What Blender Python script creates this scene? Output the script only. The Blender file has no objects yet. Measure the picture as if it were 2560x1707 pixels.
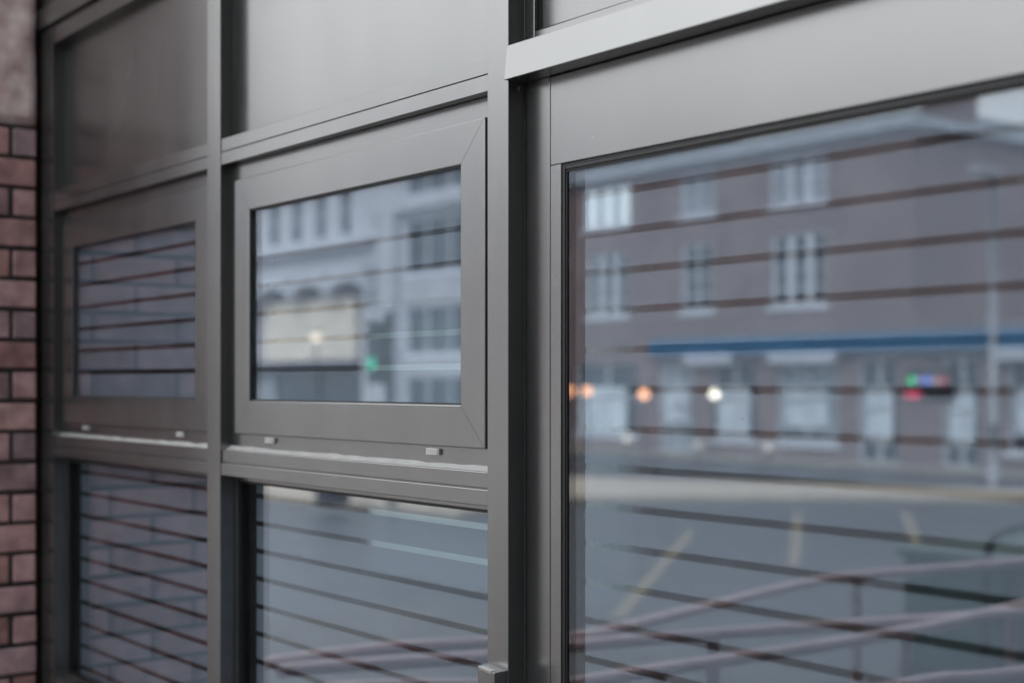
import bpy, bmesh, math, random
from mathutils import Vector, noise
random.seed(7)
S = bpy.context.scene
COL = S.collection
# ---------------------------------------------------------------- camera
EYE = 2.0
cam_d = bpy.data.cameras.new("camera")
cam = bpy.data.objects.new("camera", cam_d); COL.objects.link(cam)
cam.location = (0, -1.19, EYE)
d = Vector((-.797, .604, 0)).normalized()
cam.rotation_euler = d.to_track_quat('-Z', 'Y').to_euler()
cam_d.sensor_width = 36; cam_d.lens = 50.0; cam_d.shift_y = 0.0408
cam_d.clip_start = .02; cam_d.clip_end = 800
cam_d.dof.use_dof = True; cam_d.dof.focus_distance = 2.08; cam_d.dof.aperture_fstop = 2.6
S.camera = cam
# ---------------------------------------------------------------- sky and sun (overcast)
W = bpy.data.worlds.new("World"); S.world = W; W.use_nodes = True
nt = W.node_tree; nt.nodes.clear()
o_ = nt.nodes.new('ShaderNodeOutputWorld'); bg = nt.nodes.new('ShaderNodeBackground')
sky = nt.nodes.new('ShaderNodeTexSky'); sky.sky_type = 'NISHITA'; sky.sun_disc = False
sky.sun_elevation = math.radians(42); sky.sun_rotation = math.radians(25)
sky.air_density = 1.0; sky.dust_density = 4.0; sky.ozone_density = 1.0
hs = nt.nodes.new('ShaderNodeHueSaturation'); hs.inputs['Saturation'].default_value = 0.0
nt.links.new(sky.outputs[0], hs.inputs['Color']); tint = nt.nodes.new('ShaderNodeMix'); tint.data_type = 'RGBA'; tint.blend_type = 'MULTIPLY'; tint.inputs[0].default_value = 1
tint.inputs[7].default_value = (.972, .999, 1.012, 1)
# overcast: a cloud layer, brighter overhead than at the horizon, over the clear-sky model
wtc = nt.nodes.new('ShaderNodeTexCoord'); wsp = nt.nodes.new('ShaderNodeSeparateXYZ'); nt.links.new(wtc.outputs['Generated'], wsp.inputs[0])
wmr = nt.nodes.new('ShaderNodeMapRange'); wmr.inputs[1].default_value = 0; wmr.inputs[2].default_value = 1; wmr.inputs[3].default_value = 6.0; wmr.inputs[4].default_value = 10.5
nt.links.new(wsp.outputs[2], wmr.inputs[0])
wcl = nt.nodes.new('ShaderNodeTexNoise'); wcl.inputs['Scale'].default_value = 3; wcl.inputs['Detail'].default_value = 6; nt.links.new(wtc.outputs['Generated'], wcl.inputs['Vector'])
wm2 = nt.nodes.new('ShaderNodeMapRange'); wm2.inputs[1].default_value = .3; wm2.inputs[2].default_value = .7; wm2.inputs[3].default_value = .8; wm2.inputs[4].default_value = 1.2
nt.links.new(wcl.outputs[0], wm2.inputs[0])
wmu = nt.nodes.new('ShaderNodeMath'); wmu.operation = 'MULTIPLY'; nt.links.new(wmr.outputs[0], wmu.inputs[0]); nt.links.new(wm2.outputs[0], wmu.inputs[1])
wmx = nt.nodes.new('ShaderNodeMix'); wmx.data_type = 'RGBA'; wmx.inputs[0].default_value = .7
nt.links.new(hs.outputs[0], wmx.inputs[6]); nt.links.new(wmu.outputs[0], wmx.inputs[7])
nt.links.new(wmx.outputs[2], tint.inputs[6]); nt.links.new(tint.outputs[2], bg.inputs[0])
bg.inputs[1].default_value = .10
nt.links.new(bg.outputs[0], o_.inputs[0])
sd = bpy.data.lights.new("sun", 'SUN'); sd.energy = .5; sd.angle = math.radians(25); sd.color = (1, .97, .93)
sun = bpy.data.objects.new("sun", sd); COL.objects.link(sun)
sun_az = math.radians(25)   # behind this building, so the houses opposite catch it
sv = Vector((math.sin(sun_az) * math.cos(math.radians(42)), math.cos(sun_az) * math.cos(math.radians(42)), math.sin(math.radians(42))))
sun.rotation_euler = sv.to_track_quat('Z', 'Y').to_euler()
S.view_settings.view_transform = 'Standard'; S.view_settings.look = 'None'
S.view_settings.exposure = 1.9; S.view_settings.gamma = 1
S.cycles.use_denoising = True
S.cycles.max_bounces = 10; S.cycles.transparent_max_bounces = 24; S.cycles.glossy_bounces = 5
S.cycles.sample_clamp_indirect = 4.0

# ---------------------------------------------------------------- materials
MATS = {}
def new_mat(name):
    m = bpy.data.materials.new(name); m.use_nodes = True
    n = m.node_tree; n.nodes.clear()
    out = n.nodes.new('ShaderNodeOutputMaterial')
    return m, n, out
def N(n, t, **kw):
    x = n.nodes.new(t)
    for k, v in kw.items(): setattr(x, k, v)
    return x
def mixc(n, fac, a, b):
    m = N(n, 'ShaderNodeMix', data_type='RGBA')
    if hasattr(fac, 'links') or not isinstance(fac, (int, float)): n.links.new(fac, m.inputs[0])
    else: m.inputs[0].default_value = fac
    for i, c in ((6, a), (7, b)):
        if isinstance(c, tuple): m.inputs[i].default_value = (*c, 1)
        else: n.links.new(c, m.inputs[i])
    return m.outputs[2]
def plain(name, col, rough=.6, metal=0, var=.12, scale=6, bump=0, bscale=200, rvar=0, spec=.5, vcol=False, stretch=None, ior=None, chips=False):
    if name in MATS: return MATS[name]
    m, n, out = new_mat(name)
    p = N(n, 'ShaderNodeBsdfPrincipled'); n.links.new(p.outputs[0], out.inputs[0])
    tc = N(n, 'ShaderNodeTexCoord'); src = tc.outputs['Object']
    if stretch:
        mp = N(n, 'ShaderNodeMapping'); mp.inputs['Scale'].default_value = stretch
        n.links.new(src, mp.inputs[0]); src = mp.outputs[0]
    nz = N(n, 'ShaderNodeTexNoise'); nz.inputs['Scale'].default_value = scale; nz.inputs['Detail'].default_value = 6
    n.links.new(src, nz.inputs['Vector'])
    lo = tuple(c * (1 - var) for c in col); hi = tuple(min(1, c * (1 + var)) for c in col)
    rp = N(n, 'ShaderNodeMapRange'); rp.inputs[1].default_value = .3; rp.inputs[2].default_value = .7
    n.links.new(nz.outputs[0], rp.inputs[0])
    c = mixc(n, rp.outputs[0], lo, hi)
    if vcol:
        at = N(n, 'ShaderNodeVertexColor', layer_name='tone')
        mm = N(n, 'ShaderNodeMix', data_type='RGBA', blend_type='MULTIPLY'); mm.inputs[0].default_value = 1
        n.links.new(c, mm.inputs[6]); n.links.new(at.outputs[0], mm.inputs[7]); c = mm.outputs[2]
    n.links.new(c, p.inputs['Base Color'])
    p.inputs['Metallic'].default_value = metal; p.inputs['Roughness'].default_value = rough
    p.inputs['Specular IOR Level'].default_value = spec
    if ior: p.inputs['IOR'].default_value = ior
    if chips:
        vo = N(n, 'ShaderNodeTexVoronoi'); vo.inputs['Scale'].default_value = 28; vo.inputs['Randomness'].default_value = 1
        mp2 = N(n, 'ShaderNodeMapping'); mp2.inputs['Scale'].default_value = (1, 1, .55); n.links.new(tc.outputs['Object'], mp2.inputs[0]); n.links.new(mp2.outputs[0], vo.inputs['Vector'])
        sc_ = N(n, 'ShaderNodeSeparateColor'); n.links.new(vo.outputs['Color'], sc_.inputs[0])
        pw_ = N(n, 'ShaderNodeMath', operation='POWER'); pw_.inputs[1].default_value = 7; n.links.new(sc_.outputs[0], pw_.inputs[0])
        th_ = N(n, 'ShaderNodeMath', operation='MULTIPLY'); th_.inputs[1].default_value = .035; n.links.new(pw_.outputs[0], th_.inputs[0])
        lt_ = N(n, 'ShaderNodeMath', operation='LESS_THAN'); n.links.new(vo.outputs['Distance'], lt_.inputs[0]); n.links.new(th_.outputs[0], lt_.inputs[1])
        nd = N(n, 'ShaderNodeTexNoise'); nd.inputs['Scale'].default_value = 1; nd.inputs['Detail'].default_value = 7; nd.inputs['Roughness'].default_value = .65
        mp3 = N(n, 'ShaderNodeMapping'); mp3.inputs['Scale'].default_value = (9, 9, 2.2); n.links.new(tc.outputs['Object'], mp3.inputs[0]); n.links.new(mp3.outputs[0], nd.inputs['Vector'])
        md = N(n, 'ShaderNodeMapRange'); md.inputs[1].default_value = .45; md.inputs[2].default_value = .8; md.inputs[3].default_value = 0; md.inputs[4].default_value = .55; n.links.new(nd.outputs[0], md.inputs[0])
        c = mixc(n, md.outputs[0], c, (.11, .108, .104))      # dusty streaks
        c = mixc(n, lt_.outputs[0], c, (.5, .5, .5)); n.links.new(c, p.inputs['Base Color'])
    if rvar:
        r2 = N(n, 'ShaderNodeMapRange'); r2.inputs[1].default_value = .15; r2.inputs[2].default_value = .85
        r2.inputs[3].default_value = rough - rvar; r2.inputs[4].default_value = rough + rvar
        nz2 = N(n, 'ShaderNodeTexNoise'); nz2.inputs['Scale'].default_value = scale * 1.7; nz2.inputs['Detail'].default_value = 3; nz2.inputs['Distortion'].default_value = 1.2
        n.links.new(src, nz2.inputs['Vector']); n.links.new(nz2.outputs[0], r2.inputs[0]); n.links.new(r2.outputs[0], p.inputs['Roughness'])
    if bump:
        b = N(n, 'ShaderNodeBump'); b.inputs['Strength'].default_value = bump; b.inputs['Distance'].default_value = .001
        nb = N(n, 'ShaderNodeTexNoise'); nb.inputs['Scale'].default_value = bscale; nb.inputs['Detail'].default_value = 3
        n.links.new(tc.outputs['Object'], nb.inputs['Vector']); n.links.new(nb.outputs[0], b.inputs['Height'])
        n.links.new(b.outputs[0], p.inputs['Normal'])
    MATS[name] = m; return m

metal = plain('satin_aluminium', (.030, .0315, .032), .25, 0, .25, 3.2, .05, 900, .012, ior=3.1, chips=True)
metal_panel = plain('satin_panel', (.034, .0355, .036), .25, 0, .35, 2.2, 0, 700, .035, stretch=(1, 1, .6), ior=3.1, chips=True)
gasket = plain('black_rubber', (.012, .012, .013), .45, 0, .2, 40)
dark_line = plain('dark_void', (.01, .01, .01), .8)
steel = plain('bright_steel', (.55, .55, .54), .3, .95, .1, 60)
sealant = plain('grey_sealant', (.42, .42, .42), .25, 0, .1, 40, .3, 120)
capm = plain('cap_plastic', (.60, .60, .60), .4, .3, .1, 90)
fuzz = plain('brush_fibre', (.10, .10, .10), .9, 0, .5, 900)

def glass_mat():
    m, n, out = new_mat('window_glass')
    geo = N(n, 'ShaderNodeNewGeometry')
    dt = N(n, 'ShaderNodeVectorMath', operation='DOT_PRODUCT')
    n.links.new(geo.outputs['Normal'], dt.inputs[0]); n.links.new(geo.outputs['Incoming'], dt.inputs[1])
    ab = N(n, 'ShaderNodeMath', operation='ABSOLUTE'); n.links.new(dt.outputs['Value'], ab.inputs[0])
    om = N(n, 'ShaderNodeMath', operation='SUBTRACT'); om.inputs[0].default_value = 1; n.links.new(ab.outputs[0], om.inputs[1])
    pw = N(n, 'ShaderNodeMath', operation='POWER'); n.links.new(om.outputs[0], pw.inputs[0]); pw.inputs[1].default_value = 3.8
    ma = N(n, 'ShaderNodeMath', operation='MULTIPLY_ADD'); n.links.new(pw.outputs[0], ma.inputs[0])
    ma.inputs[1].default_value = .88; ma.inputs[2].default_value = .118; ma.use_clamp = True
    tr = N(n, 'ShaderNodeBsdfTransparent'); tr.inputs[0].default_value = (.90, .93, .94, 1)
    gl = N(n, 'ShaderNodeBsdfGlossy'); gl.inputs['Roughness'].default_value = 0.0; gl.inputs[0].default_value = (.86, .92, 1, 1)
    mx = N(n, 'ShaderNodeMixShader'); n.links.new(ma.outputs[0], mx.inputs[0])
    n.links.new(tr.outputs[0], mx.inputs[1]); n.links.new(gl.outputs[0], mx.inputs[2])
    # specks of dust sitting on the pane
    tc = N(n, 'ShaderNodeTexCoord')
    vo = N(n, 'ShaderNodeTexVoronoi'); vo.inputs['Scale'].default_value = 55
    n.links.new(tc.outputs['Object'], vo.inputs['Vector'])
    sx = N(n, 'ShaderNodeSeparateColor'); n.links.new(vo.outputs['Color'], sx.inputs[0])
    th = N(n, 'ShaderNodeMath', operation='MULTIPLY'); th.inputs[1].default_value = .085; n.links.new(sx.outputs[0], th.inputs[0])
    lt = N(n, 'ShaderNodeMath', operation='LESS_THAN'); n.links.new(vo.outputs['Distance'], lt.inputs[0]); n.links.new(th.outputs[0], lt.inputs[1])
    nz = N(n, 'ShaderNodeTexNoise'); nz.inputs['Scale'].default_value = 5; nz.inputs['Detail'].default_value = 8
    n.links.new(tc.outputs['Object'], nz.inputs['Vector'])
    mr = N(n, 'ShaderNodeMapRange'); mr.inputs[1].default_value = .4; mr.inputs[2].default_value = .8; mr.inputs[3].default_value = .001; mr.inputs[4].default_value = .009
    n.links.new(nz.outputs[0], mr.inputs[0])
    m2 = N(n, 'ShaderNodeMath', operation='MULTIPLY_ADD'); n.links.new(lt.outputs[0], m2.inputs[0]); m2.inputs[1].default_value = .35; n.links.new(mr.outputs[0], m2.inputs[2])
    df = N(n, 'ShaderNodeBsdfDiffuse'); df.inputs[0].default_value = (.6, .6, .6, 1)
    mz = N(n, 'ShaderNodeMixShader'); n.links.new(m2.outputs[0], mz.inputs[0])
    n.links.new(mx.outputs[0], mz.inputs[1]); n.links.new(df.outputs[0], mz.inputs[2])
    n.links.new(mz.outputs[0], out.inputs[0])
    return m
glass = glass_mat()
def film_mat():
    m, n, out = new_mat('frosted_film')
    tr = N(n, 'ShaderNodeBsdfTransparent'); tr.inputs[0].default_value = (.8, .85, .9, 1)
    df = N(n, 'ShaderNodeBsdfDiffuse'); df.inputs[0].default_value = (.385, .42, .50, 1)
    tl = N(n, 'ShaderNodeBsdfTranslucent'); tl.inputs[0].default_value = (.25, .28, .3, 1)
    a = N(n, 'ShaderNodeMixShader'); a.inputs[0].default_value = .25
    n.links.new(df.outputs[0], a.inputs[1]); n.links.new(tl.outputs[0], a.inputs[2])
    b = N(n, 'ShaderNodeMixShader'); b.inputs[0].default_value = .84
    n.links.new(tr.outputs[0], b.inputs[1]); n.links.new(a.outputs[0], b.inputs[2])
    n.links.new(b.outputs[0], out.inputs[0]); return m
film = film_mat()
def blind_mat():
    m, n, out = new_mat('pale_blind')
    df = N(n, 'ShaderNodeBsdfDiffuse'); df.inputs[0].default_value = (.8, .84, .86, 1)
    tl = N(n, 'ShaderNodeBsdfTranslucent'); tl.inputs[0].default_value = (.47, .53, .55, 1)
    a = N(n, 'ShaderNodeMixShader'); a.inputs[0].default_value = .7
    n.links.new(df.outputs[0], a.inputs[1]); n.links.new(tl.outputs[0], a.inputs[2]); n.links.new(a.outputs[0], out.inputs[0]); return m
blind = blind_mat()
def emit_mat(name, col, st):
    m, n, out = new_mat(name)
    e = N(n, 'ShaderNodeEmission'); e.inputs[0].default_value = (*col, 1); e.inputs[1].default_value = st
    n.links.new(e.outputs[0], out.inputs[0]); return m

brick_m = plain('pink_brick', (.55, .335, .345), .85, 0, .34, 22, 1.0, 120, vcol=True)
mortar_m = plain('sooty_mortar', (.045, .040, .038), .95, 0, .4, 40, .6, 200)
stone_m = plain('pink_stone', (.95, .63, .62), .9, 0, .35, 22, 1.0, 90)
def brickwall_mat(name, c1, c2, mo, sc=1.0):
    m, n, out = new_mat(name)
    p = N(n, 'ShaderNodeBsdfPrincipled'); n.links.new(p.outputs[0], out.inputs[0]); p.inputs['Roughness'].default_value = .9
    tc = N(n, 'ShaderNodeTexCoord'); sp = N(n, 'ShaderNodeSeparateXYZ'); n.links.new(tc.outputs['Object'], sp.inputs[0])
    ad = N(n, 'ShaderNodeMath', operation='ADD'); n.links.new(sp.outputs[0], ad.inputs[0]); n.links.new(sp.outputs[1], ad.inputs[1])
    cb = N(n, 'ShaderNodeCombineXYZ'); n.links.new(ad.outputs[0], cb.inputs[0]); n.links.new(sp.outputs[2], cb.inputs[1])
    bt = N(n, 'ShaderNodeTexBrick'); bt.inputs['Color1'].default_value = (*c1, 1); bt.inputs['Color2'].default_value = (*c2, 1); bt.inputs['Mortar'].default_value = (*mo, 1)
    bt.inputs['Scale'].default_value = sc; bt.inputs['Brick Width'].default_value = .225; bt.inputs['Row Height'].default_value = .075; bt.inputs['Mortar Size'].default_value = .005
    n.links.new(cb.outputs[0], bt.inputs['Vector'])
    nz = N(n, 'ShaderNodeTexNoise'); nz.inputs['Scale'].default_value = .7; nz.inputs['Detail'].default_value = 8; n.links.new(tc.outputs['Object'], nz.inputs[0])
    mr = N(n, 'ShaderNodeMapRange'); mr.inputs[1].default_value = .3; mr.inputs[2].default_value = .7; mr.inputs[3].default_value = .75; mr.inputs[4].default_value = 1.15
    n.links.new(nz.outputs[0], mr.inputs[0])
    vm = N(n, 'ShaderNodeVectorMath', operation='SCALE'); n.links.new(bt.outputs[0], vm.inputs[0]); n.links.new(mr.outputs[0], vm.inputs['Scale'])
    n.links.new(vm.outputs[0], p.inputs['Base Color']); return m
wall_brick = brickwall_mat('wall_brick', (.16, .075, .07), (.22, .10, .09), (.12, .11, .1))
far_brick = brickwall_mat('far_brick', (.215, .155, .155), (.26, .19, .19), (.26, .24, .24))

# ---------------------------------------------------------------- mesh helpers
def link(name, bm, mat, parent=None, smooth=False):
    me = bpy.data.meshes.new(name); bm.to_mesh(me); bm.free()
    if smooth:
        for p in me.polygons: p.use_smooth = True
    for m in (mat if isinstance(mat, (list, tuple)) else [mat]): me.materials.append(m)
    o = bpy.data.objects.new(name, me); COL.objects.link(o)
    if parent: o.parent = parent
    return o
def empty(name, loc=(0, 0, 0)):
    # things keep their own origin; parts are written in world metres
    o = bpy.data.objects.new(name, None); COL.objects.link(o); o.location = loc; o.empty_display_size = .2
    return o
def tag(o, label=None, cat=None, group=None, kind=None):
    for k, v in (('label', label), ('category', cat), ('group', group), ('kind', kind)):
        if v: o[k] = v
    return o
def box(bm, x0, x1, y0, y1, z0, z1, bev=0.0, seg=2, mi=0):
    vs = [bm.verts.new(p) for p in ((x0, y0, z0), (x1, y0, z0), (x1, y1, z0), (x0, y1, z0), (x0, y0, z1), (x1, y0, z1), (x1, y1, z1), (x0, y1, z1))]
    fs = [bm.faces.new([vs[i] for i in f]) for f in ((0, 3, 2, 1), (4, 5, 6, 7), (0, 1, 5, 4), (1, 2, 6, 5), (2, 3, 7, 6), (3, 0, 4, 7))]
    for f in fs: f.material_index = mi
    if bev:
        es = list({e for f in fs for e in f.edges})
        r = bmesh.ops.bevel(bm, geom=es, offset=bev, segments=seg, affect='EDGES', profile=.5)
        for f in r['faces']: f.material_index = mi
    return vs
def hexa(bm, pts, bev=0.0, along=0):
    vs = [bm.verts.new(p) for p in pts]
    fs = [bm.faces.new([vs[i] for i in f]) for f in ((0, 3, 2, 1), (4, 5, 6, 7), (0, 1, 5, 4), (1, 2, 6, 5), (2, 3, 7, 6), (3, 0, 4, 7))]
    if bev:
        es = list({e for f in fs for e in f.edges})
        if along: es = [e for e in es if abs((e.verts[0].co - e.verts[1].co).normalized()[along - 1]) > .999]
        bmesh.ops.bevel(bm, geom=es, offset=bev, segments=2, affect='EDGES', profile=.5)
def bx(name, mat, parent, *args, bev=.0008):
    bm = bmesh.new()
    if isinstance(args[0], (tuple, list)):
        for a in args: box(bm, *a, bev=bev)
    else: box(bm, *args, bev=bev)
    return link(name, bm, mat, parent)
def mitre_frame(bm, x0, x1, z0, z1, w, y0, y1, bev=.0009, gap=.00025, wt=None, wb=None):
    """four bars mitred at the corners; front at y0"""
    wt = wt or w; wb = wb or w
    X0, X1, Z0, Z1 = x0 + w, x1 - w, z0 + wb, z1 - wt
    g = gap
    def bar(q, along):
        hexa(bm, [(q[0][0], y0, q[0][1]), (q[1][0], y0, q[1][1]), (q[1][0], y1, q[1][1]), (q[0][0], y1, q[0][1]),
                  (q[3][0], y0, q[3][1]), (q[2][0], y0, q[2][1]), (q[2][0], y1, q[2][1]), (q[3][0], y1, q[3][1])], bev, along)
    bar([(x0 + g, z0), (x1 - g, z0), (X1 - g, Z0), (X0 + g, Z0)], 1)
    bar([(X0 + g, Z1), (X1 - g, Z1), (x1 - g, z1), (x0 + g, z1)], 1)
    bar([(x0, z0 + g), (X0, Z0 + g), (X0, Z1 - g), (x0, z1 - g)], 3)
    bar([(X1, Z0 + g), (x1, z0 + g), (x1, z1 - g), (X1, Z1 - g)], 3)
def ring(bm, x0, x1, z0, z1, w, y0, y1, bev=.0005, full=False):
    if full:
        box(bm, x0, x1, y0, y1, z1 - w, z1, bev); box(bm, x0, x1, y0, y1, z0, z0 + w, bev)
        box(bm, x0, x0 + w, y0 + .0003, y1, z0 + w, z1 - w, bev); box(bm, x1 - w, x1, y0 + .0003, y1, z0 + w, z1 - w, bev); return
    box(bm, x0, x0 + w, y0, y1, z0, z1, bev); box(bm, x1 - w, x1, y0, y1, z0, z1, bev)
    box(bm, x0 + w, x1 - w, y0, y1, z0, z0 + w, bev); box(bm, x0 + w, x1 - w, y0, y1, z1 - w, z1, bev)
def tube(bm, pts, r, n=14):
    prev = None
    pts = [Vector(p) for p in pts]
    for i, p in enumerate(pts):
        a = pts[max(0, i - 1)]; b = pts[min(len(pts) - 1, i + 1)]
        t = (b - a).normalized(); u = t.cross(Vector((0, 0, 1)))
        if u.length < .05: u = t.cross(Vector((1, 0, 0)))
        u.normalize(); v = t.cross(u)
        rg = [bm.verts.new(p + u * r * math.cos(2 * math.pi * k / n) + v * r * math.sin(2 * math.pi * k / n)) for k in range(n)]
        if prev:
            for k in range(n): bm.faces.new((prev[k], prev[(k + 1) % n], rg[(k + 1) % n], rg[k]))
        else: bm.faces.new(rg)
        prev = rg
    bm.faces.new(list(reversed(prev)))
def curve_pts(P, n=8):
    """smooth line through points (Catmull-Rom)"""
    P = [Vector(p) for p in P]; out = []
    for i in range(len(P) - 1):
        a, b, c, e = P[max(0, i - 1)], P[i], P[i + 1], P[min(len(P) - 1, i + 2)]
        for k in range(n):
            t = k / n
            out.append(.5 * ((2 * b) + (c - a) * t + (2 * a - 5 * b + 4 * c - e) * t * t + (3 * b - a - 3 * c + e) * t ** 3))
    out.append(P[-1]); return out
H = lambda h: EYE + h      # heights measured from eye level

# ================================================================ GROUND
road_m = plain('asphalt', (.055, .060, .070), .42, 0, .22, 1.3, .5, 60, .08)
pave_m = plain('paving', (.30, .27, .225), .75, 0, .15, 2.5, .3, 40)
near_m = plain('near_paving', (.13, .128, .125), .8, 0, .2, 3, .4, 60)
bm = bmesh.new(); box(bm, -400, 400, -400, 400, -.2, 0); tag(link('road', bm, road_m), kind='structure')
def slab(name, poly, z0, z1, mat):
    bm = bmesh.new(); n_ = len(poly)
    lo = [bm.verts.new((x, y, z0)) for x, y in poly]; hi = [bm.verts.new((x, y, z1)) for x, y in poly]
    bm.faces.new(lo); bm.faces.new(hi)
    for k in range(n_): bm.faces.new((lo[k], lo[(k + 1) % n_], hi[(k + 1) % n_], hi[k]))
    bmesh.ops.recalc_face_normals(bm, faces=bm.faces[:])
    return tag(link(name, bm, mat), kind='structure')
slab('traffic_island', [(-40, -6), (-23, -10.1), (-17.3, -10.8), (-18.5, -14.3), (-16, -17.6), (-13.5, -20.3), (-10, -23.5), (-10, -25.5), (-13, -22.4), (-17.7, -19.8), (-22.2, -17.4), (-24.5, -14.5), (-26.5, -12.6), (-40, -9)], .004, .10, plain('pale_kerb', (.48, .41, .335), .75, 0, .12, 2.5, .3, 40))
bm = bmesh.new(); box(bm, -80, -16, -29, -25.0, .004, .12, .01); tag(link('far_pavement', bm, pave_m), kind='structure')
bm = bmesh.new(); box(bm, -9, 4, -4.9, 2.6, .004, .35, .01); tag(link('pavement', bm, near_m), kind='structure')
ym = plain('yellow_paint', (.25, .21, .15), .6, 0, .25, 12)
def stripe(x0, y0, x1, y1, w=.13):
    bm = bmesh.new(); a = Vector((x0, y0, 0)); b = Vector((x1, y1, 0)); u = (b - a).normalized().cross(Vector((0, 0, 1))) * w / 2
    hexa(bm, [a - u + Vector((0, 0, .004)), b - u + Vector((0, 0, .004)), b + u + Vector((0, 0, .004)), a + u + Vector((0, 0, .004)),
              a - u + Vector((0, 0, .010)), b - u + Vector((0, 0, .010)), b + u + Vector((0, 0, .010)), a + u + Vector((0, 0, .010))])
    return tag(link('road_marking', bm, ym), kind='structure')
stripe(-13.85, -12.27, -9.1, -6.75); stripe(-14.71, -15.38, -10.53, -10.58); stripe(-13.95, -16.98, -9.66, -11.74)

# ================================================================ BRICK PIER (left)
pier = empty('brick_wall', (-3.8, -.3, .35))
pier_inv = Vector((3.8, .3, -.35))
tag(pier, 'pink red brick wall with sooty joints under a rough stone block at the left edge', 'wall')
def child(o, root):       # parts written in world metres
    o.parent = root; o.matrix_parent_inverse = root.matrix_basis.inverted() if False else __import__('mathutils').Matrix.Translation(-root.location)
    return o
XW = -3.47; YE = -.0186; YF = -.455
top = H(.622); pitch = .0739; mo = .0112
bm = bmesh.new(); cl = bm.loops.layers.color.new('tone')
def brick(y0, y1, z0, z1):
    nb = len(bm.faces); bm.faces.ensure_lookup_table()
    ins = random.uniform(0, .0022)
    j = lambda a: a + random.uniform(-.0012, .0012)
    box(bm, XW - .10, XW - ins, j(y0), j(y1), j(z0), j(z1), .0028, 2)
    bm.faces.ensure_lookup_table()
    k = random.uniform(.80, 1.12); h = random.uniform(-.07, .07)
    for f in bm.faces[nb:]:
        for l in f.loops: l[cl] = (min(1, k * (1 + h)), k, k * (1 - h * .5), 1)
r = 0; z = top
while z > .36:
    z1 = z - mo / 2; z0 = z - pitch + mo / 2
    js = [-.078, -.303, YF] if r % 2 == 0 else [-.1905, -.4155, YF]
    y = YE
    for q in js:
        brick(q + mo / 2 if q != YF else q, y - (mo / 2 if y != YE else 0), z0, z1); y = q
    z -= pitch; r += 1
child(link('brick', bm, brick_m), pier)
bm = bmesh.new(); box(bm, XW - .4, XW - .0045, YF + .004, YE - .003, .35, top)
child(link('mortar', bm, mortar_m), pier)
bm = bmesh.new()
# rough stone block above, faceted and pitted
nY, nZ = 22, 60
grid = {}
for i in range(nY + 1):
    for k in range(nZ + 1):
        yy = YF + (YE - YF) * i / nY; zz = top + .006 + 1.6 * k / nZ
        dd = .006 * noise.noise(Vector((yy * 25, zz * 25, 1))) + .004 * noise.noise(Vector((yy * 70, zz * 70, 4)))
        ey = -.006 * abs(noise.noise(Vector((zz * 40, 3, 2)))) if i == nY else 0
        grid[i, k] = bm.verts.new((XW + dd - .002, yy + ey, zz))
for i in range(nY):
    for k in range(nZ): bm.faces.new((grid[i, k], grid[i + 1, k], grid[i + 1, k + 1], grid[i, k + 1]))
be = {}
for (i, k) in grid:
    if i in (0, nY) or k in (0, nZ):
        v = grid[i, k]; be[i, k] = bm.verts.new((XW - .4, v.co.y, v.co.z))
for k in range(nZ):
    bm.faces.new((grid[nY, k], be[nY, k], be[nY, k + 1], grid[nY, k + 1])); bm.faces.new((grid[0, k], grid[0, k + 1], be[0, k + 1], be[0, k]))
for i in range(nY):
    bm.faces.new((grid[i, 0], be[i, 0], be[i + 1, 0], grid[i + 1, 0])); bm.faces.new((grid[i, nZ], grid[i + 1, nZ], be[i + 1, nZ], be[i, nZ]))
child(link('stone_block', bm, stone_m, smooth=True), pier)

# ================================================================ BUILDING SHELL AND ROOM
shell = tag(empty('building', (-1.2, 1, .35)), 'dark brick building above and beside the grey window wall', 'building')
def shell_box(name, mat, *a, bev=0):
    return child(bx(name, mat, None, *a, bev=bev), shell)
shell_box('upper_wall', wall_brick, -6, 1.318, -.25, 2.0, 4.05, 9.0)
shell_box('side_wall', wall_brick, -6.2, -3.522, -.22, .15, .35, 4.048); shell_box('end_wall', wall_brick, -6.2, -6.0, .152, 2.0, .35, 4.048)
shell_box('shade_wing', plain('shade_black', (.02, .02, .022), .6), 1.32, 6.0, -13, 2.0, .004, 8.5)  # unseen near-black wing, added to darken the frame sides facing it
room = tag(empty('room', (-1.2, 1, .35)), 'dim room behind the banded panes with one bright rear window', 'room')
inm = plain('dark_plaster', (.26, .24, .25), .9)
BX0, BX1, BZ0, BZ1 = -5.0, -3.28, 1.22, 2.40
YB = 1.85
child(bx('rear_wall', inm, None, (-6, BX0, YB, YB + .15, .35, 4.04), (BX1, 1.3, YB, YB + .15, .35, 4.04),
         (BX0, BX1, YB, YB + .15, .35, BZ0), (BX0, BX1, YB, YB + .15, BZ1, 4.04), bev=0), room)
child(bx('floor', inm, None, -5.998, 1.3, .16, YB - .002, .352, .37, bev=0), room)
child(bx('ceiling', inm, None, -5.998, 1.3, .16, YB - .002, 3.6, 3.7, bev=0), room)
rw = child(bx('rear_window', plain('white_frame', (.5, .5, .5), .5), None, (BX0, BX0 + .03, YB - .02, YB + .02, BZ0, BZ1), (BX1 - .03, BX1, YB - .02, YB + .02, BZ0, BZ1),
         (BX0 + .03, BX1 - .03, YB - .02, YB + .02, BZ0, BZ0 + .03), (BX0 + .03, BX1 - .03, YB - .02, YB + .02, BZ1 - .03, BZ1)), room)
bm = bmesh.new(); box(bm, BX0 + .03, BX1 - .03, YB + .004, YB + .006, BZ0 + .03, BZ1 - .03)
b_ = link('blind', bm, blind); b_.parent = rw
bm = bmesh.new(); prev = None       # added sheet that softens the bright edge of the rear window
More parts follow.
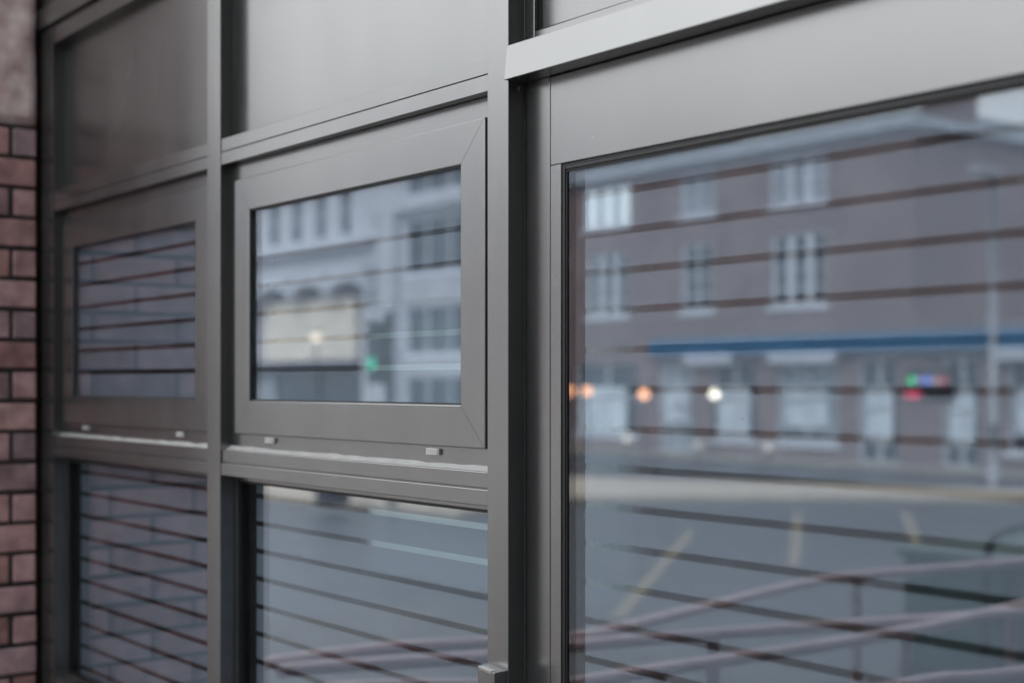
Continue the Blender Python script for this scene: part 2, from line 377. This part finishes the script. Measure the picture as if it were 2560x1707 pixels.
for i in range(61):
    x = BX1 + .06 - .62 * i / 60; yy = YB - .06 + .003 * math.sin(i * .9)
    c_ = [bm.verts.new((x, yy, BZ0 - .12)), bm.verts.new((x, yy, BZ1 + .05))]
    if prev: bm.faces.new((prev[0], c_[0], c_[1], prev[1]))
    prev = c_
m_, n_, o2 = new_mat('edge_fade')
tr_ = N(n_, 'ShaderNodeBsdfTransparent'); tr_.inputs[0].default_value = (.8, .84, .86, 1); tl_ = N(n_, 'ShaderNodeBsdfTranslucent'); tl_.inputs[0].default_value = (.45, .46, .47, 1)
mx_ = N(n_, 'ShaderNodeMixShader'); tcc = N(n_, 'ShaderNodeTexCoord'); spc = N(n_, 'ShaderNodeSeparateXYZ'); n_.links.new(tcc.outputs['Object'], spc.inputs[0])
mrc = N(n_, 'ShaderNodeMapRange', interpolation_type='SMOOTHSTEP'); n_.links.new(spc.outputs[0], mrc.inputs[0])   # opacity ramps up across the added sheet to fade the brightness
mrc.inputs[1].default_value = BX1 - .56; mrc.inputs[2].default_value = BX1 - .02; mrc.inputs[3].default_value = .02; mrc.inputs[4].default_value = .92; n_.links.new(mrc.outputs[0], mx_.inputs[0]); n_.links.new(tr_.outputs[0], mx_.inputs[1]); n_.links.new(tl_.outputs[0], mx_.inputs[2]); n_.links.new(mx_.outputs[0], o2.inputs[0])
sub_c = link('fade_sheet', bm, m_, smooth=True); sub_c.parent = rw

# ================================================================ WINDOW WALL
wall = tag(empty('window_wall', (-1.8, 0, .35)), 'satin grey aluminium window wall of framed panes and panels', 'window wall')
def part(name, mat, *a, bev=.0008, parent=None):
    o = bx(name, mat, None, *a, bev=bev)
    return child(o, wall) if parent is None else sub(o, parent)
def sub(o, p): o.parent = p; return o       # a part sits at the thing's frame, so its children need no offset
TOP = H(1.70); BOT = .355
# posts
pt = part('post', metal, (-3.520, -3.469, .0, .12, BOT, H(.863)), (-3.4675, -3.405, .0, .12, BOT, H(.863)), (-3.4692, -3.4673, .003, .1, BOT, H(.863)))
A0, A1 = -2.545, -2.488
B0, B1 = -1.628, -1.579
C0, C1 = -.600, -.548
D0, D1 = .42, .475
E0, E1 = 1.245, 1.318
for a, b in ((A0, A1), (B0, B1), (C0, C1), (D0, D1), (E0, E1)):
    part('mullion', metal, a, b, 0.0, .12, BOT, TOP)
# transoms butting between the posts: two profiles with a shadow joint
bays = [(-3.405, A0), (A1, B0)]
def transom(x0, x1, h0, h1, joint, y=.0015, lip=.0, bev=.0008):
    j = h0 + (h1 - h0) * joint
    part('transom', metal, (x0, x1, y - lip, .11, H(h0), H(j) - .0007), (x0, x1, y + .0004, .11, H(j) + .0007, H(h1)), (x0, x1, y + .003, .1, H(j) - .0008, H(j) + .0008), bev=bev)
for x0, x1 in bays:
    transom(x0, x1, .414, .4635, .49)
    transom(x0, x1, -.1746, -.126, .50, y=.0028, lip=.0016, bev=.0013)
    transom(x0, x1, -.76, -.71, .5)
    transom(x0, x1, .819, .8625, .97)
    # upper blank panel with a slim bead round it
    bm = bmesh.new(); ring(bm, x0, x1, H(.4637), H(.8188), .004, .0275, .05)
    child(link('bead', bm, metal), wall)
    bm = bmesh.new(); box(bm, x0 + .0042, x1 - .0042, .0305, .05, H(.468), H(.8148), .0004)
    child(link('blank_panel', bm, metal_panel), wall)
    # fascia above head
    part('fascia', metal, (x0 - (.115 if x0 < -3 else 0), x1, -.010, .1, H(.8645), H(.912)), bev=.001)
    part('fascia', metal, (x0 - (.115 if x0 < -3 else 0), x1, .0, .1, H(.9135), H(1.70)), bev=.001)
    # lower fixed light
    part('blank_panel', metal_panel, x0 + .002, x1 - .002, .032, .05, BOT, H(-.761))
def pane(x0, x1, z0, z1, y, parent, fx0, fx1, gaps, ftop, fbot, gap=.0096):
    bm = bmesh.new(); box(bm, x0, x1, y, y + .006, z0, z1)
    sub(link('pane', bm, glass), parent)
    bm = bmesh.new(); yy = y + .0072
    edges = [ftop]
    for c in gaps:
        if fbot + gap < H(c) < ftop - gap: edges += [H(c) + gap / 2, H(c) - gap / 2]
    edges.append(fbot)
    for i in range(0, len(edges) - 1, 2):
        z1_, z0_ = edges[i], edges[i + 1]
        vs = [bm.verts.new(p) for p in ((fx0, yy, z0_), (fx1, yy, z0_), (fx1, yy, z1_), (fx0, yy, z1_))]; bm.faces.new(vs)
    sub(link('frosted_film', bm, film), parent)
P5 = .05205
grid_door = [.1981 + .0515 * k for k in range(6, -40, -1)]
grid_low = [-.2127 - .0521 * k for k in range(0, 20)]
grid_sash = [.2313 - .0515 * k for k in range(-1, 8)]
for bi, (x0, x1) in enumerate(bays):
    # opening vent
    bm = bmesh.new(); ring(bm, x0 + .0005, x1 - .0005, H(-.1255), H(.4135), .05, .022, .09, .0008, True)
    child(link('vent_frame', bm, metal), wall)
    s0, s1 = x0 + .0285, x1 - .0275
    bm = bmesh.new(); mitre_frame(bm, s0, s1, H(-.0947), H(.3828), 0.0615, .0155, .030, wt=.0613, wb=.0627, bev=.0018, gap=.0004)
    sash = child(link('sash', bm, metal), wall); bm = bmesh.new()
    box(bm, s0 + .004, s1 - .004, .0302, .06, H(-.0907), H(-.040)); box(bm, s0 + .004, s1 - .004, .0302, .06, H(.3295), H(.3788))
    box(bm, s0 + .004, s0 + .056, .0302, .06, H(-.040), H(.3295)); box(bm, s1 - .056, s1 - .004, .0302, .06, H(-.040), H(.3295))
    sub(link('mitre_shade_backing', bm, gasket), sash)  # backing coloured black so the open mitres look like dark voids
    if bi: sash['label'] = 'nearer tilting sash with crisp mitred corners'
    else: sash['label'] = 'farther tilting sash beside the brick wall'
    gx0, gx1, gz0, gz1 = s0 + .0615, s1 - .0615, H(-.032), H(.3215)
    bm = bmesh.new(); ring(bm, gx0 - .004, gx1 + .004, gz0 - .004, gz1 + .004, .0065, .0195, .0228, .0003)
    sub(link('gasket', bm, gasket), sash)
    pane(gx0 - .003, gx1 + .003, gz0 - .003, gz1 + .003, .0232, sash, gx0 + .004, gx1 + .003, grid_sash if bi == 0 else grid_sash[1:], gz1 + .002, gz0 - .002, .0093)
    # drain caps
    for cx in (x0 + .166, x1 - .166):
        bm = bmesh.new(); hz = H(-.1035)
        box(bm, cx - .017, cx + .017, .0175, .0222, hz - .0050, hz + .0050, .001)
        for k in range(5): box(bm, cx - .015, cx + .015, .0160, .0178, hz - .0044 + k * .0019, hz - .0034 + k * .0019)
        sub_cap = child(link('drain_cap', bm, capm), wall)
    # black strip drawn in as the shade of the gap beside the sash
    bm = bmesh.new(); box(bm, s1 + .0006, x1 - .0006, .0210, .0218, H(-.0945), H(.3826)); child(link('gap_shade', bm, gasket), wall)
    # bead of sealant along the sill
    bm = bmesh.new(); prev = None; nseg = 90
    for i in range(nseg + 1):
        x = x0 + .001 + (x1 - x0 - .002) * i / nseg
        rr = .0050 + .0017 * noise.noise(Vector((x * 9, 2.2 + bi, 0))) + .0012 * noise.noise(Vector((x * 24, 5, 1)))
        rg = []
        for k in range(7):
            a = math.pi * k / 6
            t = k / 6
            yy = .0225 - rr * (1 - math.cos(math.pi / 2 * t)) * 0 - rr * 1.9 * math.sin(math.pi / 2 * (1 - t)) ** 1.0
            zz = H(-.1262) + rr * 1.5 * (1 - (1 - t) ** .55 if False else t ** 1.6)
            rg.append(bm.verts.new((x, yy, zz)))
        if prev:
            for k in range(6): bm.faces.new((prev[k], rg[k], rg[k + 1], prev[k + 1]))
        prev = rg
    child(link('sealant_bead', bm, sealant, smooth=True), wall)
    # lower pane
    lz0, lz1 = H(-.7095), H(-.1750)
    bm = bmesh.new(); ring(bm, x0, x1, lz0, lz1, .009, .030, .045, .0006)
    lw = child(link('fixed_window', bm, metal), wall)
    lw['label'] = ('lower fixed pane reflecting the brick wall', 'lower fixed pane reflecting road and pink handrails')[bi]
    bm = bmesh.new(); ring(bm, x0 + .0092, x1 - .0092, lz0 + .0092, lz1 - .0092, .005, .036, .0455, .0004)
    sub(link('gasket', bm, gasket), lw)
    pane(x0 + .006, x1 - .003, lz0 + .006, lz1 - .003, .046, lw, x0 + .046, x1 - .012, grid_low, lz1 - .012, lz0 + .01)

# ---- doorset to the right of the third post
def bay_door(x0, x1, main):
    # projecting weather bar, leaning back a little
    hb0, hb1 = H(.4203), H(.4687)
    bm = bmesh.new(); e0 = x0 - .0012 if main else x0 + .001; e1 = x1 - .001
    hexa(bm, [(e0, -.0068, hb0), (e1, -.0068, hb0), (e1, .10, hb0), (e0, .10, hb0), (e0, -.0015, hb1), (e1, -.0015, hb1), (e1, .10, hb1), (e0, .10, hb1)], .0008)
    child(link('weather_bar', bm, metal), wall)
    # upper framed panel
    bm = bmesh.new(); ring(bm, x0 + .0005, x1 - .0005, hb1 + .0005, H(1.0), .020, .030, .08, .0012)
    child(link('panel_frame', bm, metal), wall)
    bm = bmesh.new(); ring(bm, x0 + .0207, x1 - .0207, hb1 + .0207, H(.979), .004, .038, .05, .0005); child(link('gasket', bm, gasket), wall)
    part('blank_panel', metal_panel, x0 + .0249, x1 - .0249, .0405, .06, hb1 + .0249, H(.975), bev=.0005)
    part('fascia', metal, x0 + .0005, x1 - .0005, .0, .1, H(1.002), H(1.70), bev=.001)
    # door frame stiles and the leaf
    fz1 = H(.4200)
    bm = bmesh.new(); box(bm, x0 + .0012, x0 + .0550, .030, .09, BOT, fz1, .0008); box(bm, x1 - .0550, x1 - .0012, .030, .09, BOT, fz1, .0008)
    box(bm, x0 + .0552, x0 + .0563, .036, .08, BOT, fz1); box(bm, x1 - .0563, x1 - .0552, .036, .08, BOT, fz1)
    child(link('door_frame', bm, metal), wall)
    a0, a1 = x0 + .0565, x1 - .0565
    g0, g1 = a0 + .0225, a1 - .0225
    gb, gt = .62, H(.2983)
    bm = bmesh.new()
    box(bm, a0, a1, .030, .07, gt, fz1 - .001, .0009)
    box(bm, a0, g0, .030, .0748, gb, gt - .0006, .0007); box(bm, g1, a1, .030, .07, gb, gt - .0006, .0007)
    box(bm, a0, a1, .030, .07, BOT + .01, gb - .0006, .0009)
    leaf = child(link('door', bm, metal), wall)
    leaf['label'] = 'wide glazed door leaf with deep top rail and clear margin round banded film' if main else 'glazed door leaf farther right'
    bm = bmesh.new(); ring(bm, g0 + .0001, g1 - .0001, gb, gt - .0008, .0036, .0318, .0448, .0010); ring(bm, g0 + .0038, g1 - .0038, gb + .0038, gt - .0046, .0050, .0300, .0448, .0012); ring(bm, g0 + .0089, g1 - .0089, gb + .0089, gt - .0097, .0026, .0316, .0335, .0006)
    sub(link('gasket', bm, gasket), leaf)
    pane(g0 + .001, g1 - .001, gb + .001, gt - .002, .0336, leaf, g0 + .0385, g1 - .0385, grid_door, gt - .012, gb + .03)
    # pile strip beside the post, with ragged fibres
    bm = bmesh.new(); z = BOT
    while z < fz1 - .003:
        w = random.uniform(.0006, .0019)
        box(bm, x0 + .0002, x0 + .0006 + w, .0278, .0298, z, z + .0014); z += .0018
    child(link('brush_seal', bm, fuzz), wall)
bay_door(B1, C0, True); bay_door(C1, D0, False); bay_door(D1, E0, False)
for (x, y, z, r) in ((-1.5785, .017, H(.412), .0016), (-1.5785, .013, H(.4365), .0009)):
    pass
bm = bmesh.new(); bmesh.ops.create_icosphere(bm, subdivisions=2, radius=.0022)
for v in bm.verts:
    v.co += Vector((noise.noise(v.co * 900), noise.noise(v.co * 900 + Vector((3, 3, 3))), noise.noise(v.co * 700))) * .0008
    v.co = Vector((v.co.x * .5 - 1.5788, v.co.y * .8 + .0185, v.co.z * 1.3 + H(.4115)))
child(link('rivet', bm, steel), wall)
# lock box on the post
bm = bmesh.new(); ht = H(-.3965)
hexa(bm, [(-1.6265, -.0205, ht - .20), (-1.5835, -.0205, ht - .20), (-1.5805, -.0003, ht - .20), (-1.6275, -.0003, ht - .20),
          (-1.6235, -.0205, ht), (-1.5835, -.0205, ht - .004), (-1.5805, -.0003, ht - .002), (-1.6245, -.0003, ht + .002)], .0012)
lock = child(link('lock_box', bm, metal), wall)
bm = bmesh.new(); box(bm, -1.6200, -1.5905, -.0212, -.012, ht - .0045, ht + .0004, .0005)
for v in bm.verts: v.co.z -= (v.co.x + 1.62) * .09
sub(link('lock_lid', bm, steel), lock)

# ================================================================ HANDRAILS on the ramp
pink = plain('pink_paint', (.74, .52, .53), .32, 0, .15, 8)
def railing(label, pts, posts, group='pink handrails on the entrance ramp', r=.019, z=1.25):
    t = tag(empty('handrail', (pts[0][0], pts[0][1], .35)), label, 'handrail', group)
    bm = bmesh.new(); tube(bm, curve_pts([(x, y, z) for x, y in pts]), r)
    child(link('rail', bm, pink, smooth=True), t)
    for x, y in posts:
        bm = bmesh.new(); tube(bm, [(x, y, .345), (x, y, z - .01)], .019); child(link('post', bm, pink, smooth=True), t)
railing('pink handrail mirrored highest in the big pane, bending away to the right', [(-3.44, -.47), (-3.43, -.86), (-3.30, -1.20), (-3.24, -1.45), (-3.38, -2.02), (-3.61, -2.97), (-3.52, -3.75), (-3.42, -4.7)], [(-3.6, -3.15), (-3.43, -4.6)])
railing('long pink handrail mirrored below the bending one, rising gently to the right', [(-3.33, -.47), (-3.30, -.60), (-3.16, -1.0), (-3.14, -1.31), (-3.01, -1.87), (-2.71, -2.88), (-2.67, -3.7)], [(-2.71, -2.83), (-3.03, -1.79)])
railing('pink handrail mirrored crossing the long one at the right, nearest bottom centre', [(-3.06, -.45), (-2.98, -.62), (-2.76, -.95), (-2.74, -1.26), (-2.71, -2.26), (-2.82, -3.2)], [(-2.7, -2.28), (-2.74, -1.3)])
railing('short pink handrail mirrored in the bottom right corner', [(-2.22, -1.35), (-2.22, -1.75), (-2.14, -2.01), (-2.0, -3.0)], [(-2.05, -2.6)])

# ---- dark green cabinet with hoop
cab = tag(empty('cabinet', (-6, -8, 0)), 'dark green street cabinet behind a bent steel hoop, mirrored at the right edge', 'cabinet')
gm = plain('green_paint', (.035, .075, .065), .45, 0, .2, 5)
bm = bmesh.new(); box(bm, -6.3, -5.5, -9.0, -6.95, .004, .80, .03); child(link('body', bm, gm), cab)
bm = bmesh.new(); box(bm, -6.34, -5.46, -9.04, -6.91, .801, .86, .02); child(link('lid', bm, gm), cab)
hoop = tag(empty('hoop_barrier', (-5.4, -6.8, 0)), 'bent dark steel hoop beside the dark green cabinet', 'barrier')
bm = bmesh.new(); tube(bm, curve_pts([(-5.40, -6.6, .0), (-5.40, -6.6, .6), (-5.40, -6.65, .95), (-5.40, -6.85, 1.05), (-5.40, -7.4, 1.07), (-5.40, -8.3, 1.07), (-5.40, -8.5, .95), (-5.40, -8.52, .5), (-5.40, -8.52, 0)]), .028)
child(link('tube', bm, plain('dark_steel', (.05, .05, .055), .4, .5), smooth=True), hoop)

# ================================================================ STREET THINGS
pole_m = plain('pole_grey', (.07, .075, .08), .5, .3)
sig = tag(empty('traffic_signal', (-18.55, -10.45, .13)), 'crossing signal post with a green light, mirrored in the nearer sash', 'traffic light')
bm = bmesh.new(); tube(bm, [(-18.55, -10.45, .13), (-18.55, -10.45, 3.1)], .07); child(link('pole', bm, pole_m, smooth=True), sig)
hd = child(bx('signal_head', plain('signal_black', (.02, .02, .022), .5), None, -18.67, -18.39, -10.37, -10.11, 2.0, 2.95, bev=.03), sig)
green_e = emit_mat('green_lamp', (.05, .75, .45), .55)
bm = bmesh.new(); bmesh.ops.create_uvsphere(bm, u_segments=16, v_segments=8, radius=.11)
for v in bm.verts: v.co = Vector((v.co.x - 18.50, v.co.y * .5 - 10.10, v.co.z + 2.3))
sub(link('lens', bm, green_e, smooth=True), hd)
ctrl = tag(empty('control_box', (-19, -9.9, .13)), 'squat black control box on the pale traffic island', 'box')
bm = bmesh.new(); box(bm, -19.35, -18.95, -9.95, -9.55, .13, 1.15, .02); child(link('body', bm, plain('box_black', (.03, .033, .04), .5)), ctrl)
bm = bmesh.new(); box(bm, -19.38, -18.92, -9.98, -9.52, 1.151, 1.2, .02); child(link('lid', bm, MATS['box_black']), ctrl)
lp = tag(empty('lamp_post', (-16.6, -23.2, 0)), 'tall pale slender lamp post in front of the brick building', 'lamp post')
lpm = plain('pale_post', (.36, .37, .40), .5, .2)
bm = bmesh.new(); tube(bm, [(-16.6, -23.2, 0), (-16.6, -23.2, 1.2)], .11); child(link('base', bm, lpm, smooth=True), lp)
bm = bmesh.new(); tube(bm, [(-16.6, -23.2, 1.2), (-16.6, -23.2, 6.1)], .075); child(link('shaft', bm, lpm, smooth=True), lp)
bm = bmesh.new(); box(bm, -16.75, -16.45, -23.3, -22.6, 6.1, 6.22, .03); child(link('lantern', bm, lpm), lp)

# ---- far buildings
def holes_wall(bm, x0, x1, z0, z1, y0, y1, holes):
    """wall slab along x with rectangular openings"""
    xs = sorted({x0, x1, *[h[0] for h in holes], *[h[1] for h in holes]}); zs = sorted({z0, z1, *[h[2] for h in holes], *[h[3] for h in holes]})
    for i in range(len(xs) - 1):
        k = 0
        while k < len(zs) - 1:
            cx = (xs[i] + xs[i + 1]) / 2
            inside = lambda kk: any(h[0] < cx < h[1] and h[2] < (zs[kk] + zs[kk + 1]) / 2 < h[3] for h in holes)
            if inside(k): k += 1; continue
            s = k
            while k < len(zs) - 1 and not inside(k): k += 1
            box(bm, xs[i], xs[i + 1], y0, y1, zs[s], zs[k])
white = plain('white_joinery', (.62, .64, .70), .5, 0, .1, 3)
dglass = plain('dark_glazing', (.05, .065, .08), .12, 0, .3, 1.2)
pglass = plain('pale_glazing', (.30, .34, .38), .35, 0, .3, 2)  # paler pane colour than the dark glazing
lit = emit_mat('sky_glow_pane', (.84, .93, .93), 1.0)  # glowing pane stands in for bright sky mirrored in that window
def window(parent, x0, x1, z0, z1, y, cols, rows, pm, fr=.09, bar=.035, bay=False):
    bm = bmesh.new()
    ring(bm, x0, x1, z0, z1, fr, y - .12, y, .006)
    zsill = z0 - .12
    box(bm, x0 - .1, x1 + .1, y - .1, y + .12, zsill, z0 - .001, .01)
    for c in range(1, cols):
        xx = x0 + (x1 - x0) * c / cols; w = .11 if bay and c in (1, cols - 1) else bar
        box(bm, xx - w, xx + w, y - .10, y - .01, z0 + fr, z1 - fr)
    for r_ in range(1, rows):
        zz = z0 + (z1 - z0) * r_ / rows; box(bm, x0 + fr, x1 - fr, y - .095, y - .03, zz - bar * .7, zz + bar * .7)
    w = child(link('window', bm, white), parent)
    bm = bmesh.new(); box(bm, x0 + .02, x1 - .02, y - .14, y - .125, z0 + .02, z1 - .02)
    g = link('pane', bm, pm); g.parent = w
    return w
bb = tag(empty('brick_building', (-29, -26.1, 0)), 'three storey brown brick building with white windows over a blue shop fascia', 'building')
FY = -26.1
wins = [(-32.6, -30.5, 6.55, 7.74), (-28.45, -27.1, 6.55, 7.74), (-25.15, -23.25, 6.5, 7.74), (-32.4, -30.6, 3.95, 5.8), (-28.4, -27.2, 3.95, 5.8), (-25.1, -23.25, 3.95, 5.8), (-36.4, -35.0, 3.95, 5.8), (-36.4, -35.0, 6.55, 7.74)]
shop2 = [(-19.9, -18.9, .1, 2.6), (-18.2, -16.4, .5, 2.6), (-15.9, -14.6, .5, 2.6)]
shop = [(-32.9, -30.2, .5, 2.6), (-29.3, -27.9, .1, 2.6), (-27.2, -25.6, .5, 2.6), (-24.9, -22.9, .5, 2.6), (-22.3, -21.1, .1, 2.6), (-36.6, -33.8, .5, 2.6)]
bm = bmesh.new(); holes_wall(bm, -37.6, -20.7, 0, 7.95, FY - .35, FY, wins + shop)
box(bm, -21.05, -20.7, -42, FY - .352, 0, 7.95); holes_wall(bm, -20.698, -14, 0, 3.45, FY - .35, FY, shop2); box(bm, -20.698, -14, FY - 6, FY - .9, 0, 3.4)
child(link('wall', bm, far_brick), bb)
for i, w_ in enumerate(wins):
    three = (w_[1] - w_[0]) > 1.6
    window(bb, *w_[:2], w_[2], w_[3], FY - .06, 3 if three else 2, 4, lit if i == 0 else (pglass if i in (1, 2) else dglass), bay=three)  # lit: glowing pane standing in for mirrored bright sky
for i, w_ in enumerate(shop + shop2):
    f = window(bb, *w_[:2], w_[2], w_[3], FY - .06, 2, 2, pglass if i in (1, 3) else dglass, fr=.06)
    f.name = 'shop_window'
    bm = bmesh.new(); box(bm, w_[0] + .15, w_[0] + (w_[1] - w_[0]) * .8, FY - .17 + .06, FY - .15 + .06, .9 if i % 2 else .6, 1.9)
    p_ = link('poster', bm, plain('poster_pale', (.66, .74, .84), .5, 0, .25, 1.5)); p_.parent = f
blue = plain('blue_fascia', (.05, .17, .32), .4, 0, .15, 1.2)
child(bx('shop_fascia', blue, None, -29.4, -14.0, FY + .002, FY + .30, 2.75, 3.20, bev=.02), bb)
for x0, x1 in ((-27.95, -26.2), (-24.9, -22.7), (-18.4, -16.2)):
    child(bx('sign_board', plain('sign_white', (.55, .57, .64), .5), None, x0, x1, FY + .303, FY + .36, 2.50, 2.76, bev=.01), bb)
corn = plain('cornice_stone', (.46, .49, .55), .6, 0, .12, 2)
bm = bmesh.new()
box(bm, -37.7, -20.45, FY - .35, FY + .30, 7.952, 8.16, .02); box(bm, -37.7, -20.5, FY - .35, FY + .14, 7.84, 7.95, .02)
box(bm, -21.1, -20.45, -42.1, FY - .352, 7.952, 8.16, .02)
child(link('cornice', bm, corn), bb)
bm = bmesh.new()
v = [bm.verts.new(p) for p in ((-37.7, -42, 8.161), (-20.8, -42, 8.161), (-20.8, FY, 8.161), (-37.7, FY, 8.161), (-34, -40, 9.5), (-24, -40, 9.5), (-24, -30.8, 9.5), (-34, -30.8, 9.5))]
for f in ((0, 3, 2, 1), (4, 5, 6, 7), (0, 1, 5, 4), (1, 2, 6, 5), (2, 3, 7, 6), (3, 0, 4, 7)): bm.faces.new([v[i] for i in f])
rf = child(link('roof', bm, plain('slate', (.10, .125, .15), .5, 0, .2, 2)), bb)
ch_ = bx('chimney', far_brick, None, (-22.6, -21.8, -30.2, -29.0, 8.3, 9.9)); ch_.parent = rf

gb_ = tag(empty('office_building', (-41, -26, 0)), 'pale grey rendered office block with wide dark windows mirrored in the nearer sash', 'building')
pale = plain('pale_render', (.47, .48, .52), .7, 0, .1, .7)
ow = []
for z0, z1 in ((.4, 2.3), (2.95, 4.75), (5.75, 7.8), (8.5, 10.3)):
    ow += [(-42.4, -38.3, z0, z1)]
bm = bmesh.new(); holes_wall(bm, -44.2, -37.7, 0, 12, FY - .3, FY + .02, ow); box(bm, -44.2, -37.7, FY - 12, FY - 1.0, 0, 12)
child(link('wall', bm, pale), gb_)
for w_ in ow: window(gb_, *w_, FY - .06, 3, 1, dglass, fr=.12)
child(bx('pilaster', pale, None, -43.6, -42.6, FY + .022, FY + .35, 0, 8.0, bev=.02), gb_)
child(bx('band', pale, None, -44.2, -37.7, FY + .024, FY + .3, 8.002, 8.45, bev=.02), gb_)

ar = tag(empty('arcade_building', (-50, -25, 0)), 'long pale building with scalloped arches over a cream panel, mirrored in the nearer sash', 'building')
cream = plain('cream_panel', (.72, .65, .55), .7, 0, .08, .6)
aw = [(x, x + .95, 7.55, 9.5) for x in (-54.6, -52.7, -50.8, -48.9, -47.0)]
bm = bmesh.new(); holes_wall(bm, -62, -44.3, 6.3, 10.6, FY - .3, FY, aw)
box(bm, -62, -44.3, FY - 10, FY - .8, 0, 10.6)
box(bm, -45.3, -44.3, FY - .8, FY, 0, 6.298)
# scalloped underside made of arch segments
for c in range(6):
    cx = -60.2 + c * 2.9 + 0.2; n_ = 12
    for k in range(n_):
        a0_ = math.pi * k / n_; a1_ = math.pi * (k + 1) / n_; R_ = 1.38
        xa, xb = cx - R_ * math.cos(a0_), cx - R_ * math.cos(a1_); zm = 5.15 + .62 * math.sin((a0_ + a1_) / 2)
        box(bm, xa, xb, FY - .3, FY + .6, zm, 6.32)
child(link('wall', bm, pale), ar)
child(bx('ledge', pale, None, (-62, -44.3, FY + .002, FY + .5, 7.05, 7.3), (-62, -44.3, FY + .002, FY + .35, 9.9, 10.1), bev=.02), ar)
for w_ in aw: window(ar, *w_, FY - .06, 1, 2, dglass, fr=.06)
child(bx('panel', cream, None, -53.2, -46.0, FY - .5, FY - .1, 2.9, 5.3, bev=.01), ar)
child(bx('canopy', plain('canopy_dark', (.06, .065, .08), .6), None, -58, -45.4, FY - .45, FY + .1, 2.45, 2.88, bev=.01), ar)
for x0, x1, m_ in ((-56, -53, pglass), (-52.6, -49.4, dglass), (-49.0, -46.2, dglass)):
    child(bx('shopfront', m_, None, x0, x1, FY - .6, FY - .5, .2, 2.4), ar)

# ---- more of the street, to the left and behind the viewer
fb = tag(empty('terrace', (-6, -40, 0)), 'plain brick terrace across the junction to the right of the corner building', 'building')
bm = bmesh.new(); tw = [(x, x + 1.2, z0, z0 + 1.7) for x in range(-14, 22, 3) for z0 in (1, 4.2)]
holes_wall(bm, -16.5, 24, 0, 7.4, -46.4, -46, [tuple(map(float, t_)) for t_ in tw]); child(link('wall', bm, far_brick), fb)
for w_ in tw[:24]: window(fb, float(w_[0]), float(w_[1]), float(w_[2]), float(w_[3]), -46.06, 2, 2, dglass)
bm = bmesh.new(); hexa(bm, [(-16.5, -52, 7.402), (24, -52, 7.402), (24, -45.7, 7.402), (-16.5, -45.7, 7.402), (-16.5, -49.2, 9.6), (24, -49.2, 9.6), (24, -48.8, 9.6), (-16.5, -48.8, 9.6)]); child(link('roof', bm, MATS['slate']), fb)

# ---- small lamps over there
def lampthing(label, loc, col, st, r, name='lamp', cat='lamp', group=None):
    t = tag(empty(name, loc), label, cat, group)
    bm = bmesh.new(); bmesh.ops.create_uvsphere(bm, u_segments=16, v_segments=10, radius=r)
    for v in bm.verts: v.co = v.co + Vector(loc)
    child(link('bulb', bm, emit_mat('glow_' + name, col, st), smooth=True), t)
    x, y, z = loc
    bm = bmesh.new(); tube(bm, [(x, y, .004), (x, y, z - r * .9)], .035, 8); child(link('stem', bm, pole_m, smooth=True), t)
    bm = bmesh.new(); box(bm, x - r, x + r, y - r, y + r, z + r, z + r * 1.3, .01); child(link('cap', bm, pole_m), t)
G1 = 'orange beacon lamps across the road'
lampthing('orange beacon seen in the clear margin of the big pane', (-30.12, -23.55, 1.79), (1, .42, .2), 2.6, .13, 'beacon_lamp', 'beacon', G1)
lampthing('orange beacon just right of the clear margin of the big pane', (-29.83, -23.93, 1.79), (1, .42, .2), 2.4, .12, 'beacon_lamp', 'beacon', G1)
lampthing('orange beacon standing apart, third from the clear margin', (-28.15, -24.49, 1.71), (1, .45, .24), 2.8, .13, 'beacon_lamp', 'beacon', G1)
lampthing('brilliant warm white lamp before the shop windows', (-26.32, -25.3, 1.72), (1, .88, .7), 3.4, .12, 'shop_lamp')
G2 = 'faint round lamps low along the far kerb'
lampthing('faint kerb lamp at the left of its row', (-26.93, -22.78, .62), (.8, .75, .65), .9, .12, 'kerb_lamp', 'lamp', G2)
lampthing('faint kerb lamp at the right of its row', (-23.4, -24.14, .5), (.8, .75, .65), .75, .12, 'kerb_lamp', 'lamp', G2)
lampthing('faint kerb lamp in the middle of its row', (-25.1, -23.5, .5), (.8, .75, .65), .6, .12, 'kerb_lamp', 'lamp', G2)
lampthing('warm lamp under the cream panel of the arcade', (-46.02, -24.6, 3.70), (1, .85, .65), 1.0, .2, 'arcade_lamp')
led = tag(empty('lit_sign', (-20.1, -25.2, 0)), 'small lit shop sign glowing green, blue and red in a row', 'sign')
child(bx('board', plain('sign_dark', (.02, .02, .025), .4), None, -20.85, -19.55, FY + .002, FY + .04, 1.6, 2.35, bev=.01), led)
for k, (cc, st) in enumerate((((.05, .8, .25), 2.2), ((.45, .3, .8), 1.2), ((.2, .35, 1), 1.7), ((.9, .5, .5), 1.1), ((.9, .15, .15), .9))):
    bm = bmesh.new(); box(bm, -20.75 + k * .22, -20.60 + k * .22, FY + .042, FY + .07, 1.98, 2.16, .01)
    child(link('letter_light', bm, emit_mat('led%d' % k, cc, st * .6)), led)
bm = bmesh.new(); box(bm, -20.85, -20.45, FY + .042, FY + .07, 1.66, 1.80, .01); child(link('letter_light', bm, emit_mat('led_pink', (.9, .12, .2), 1.1)), led)
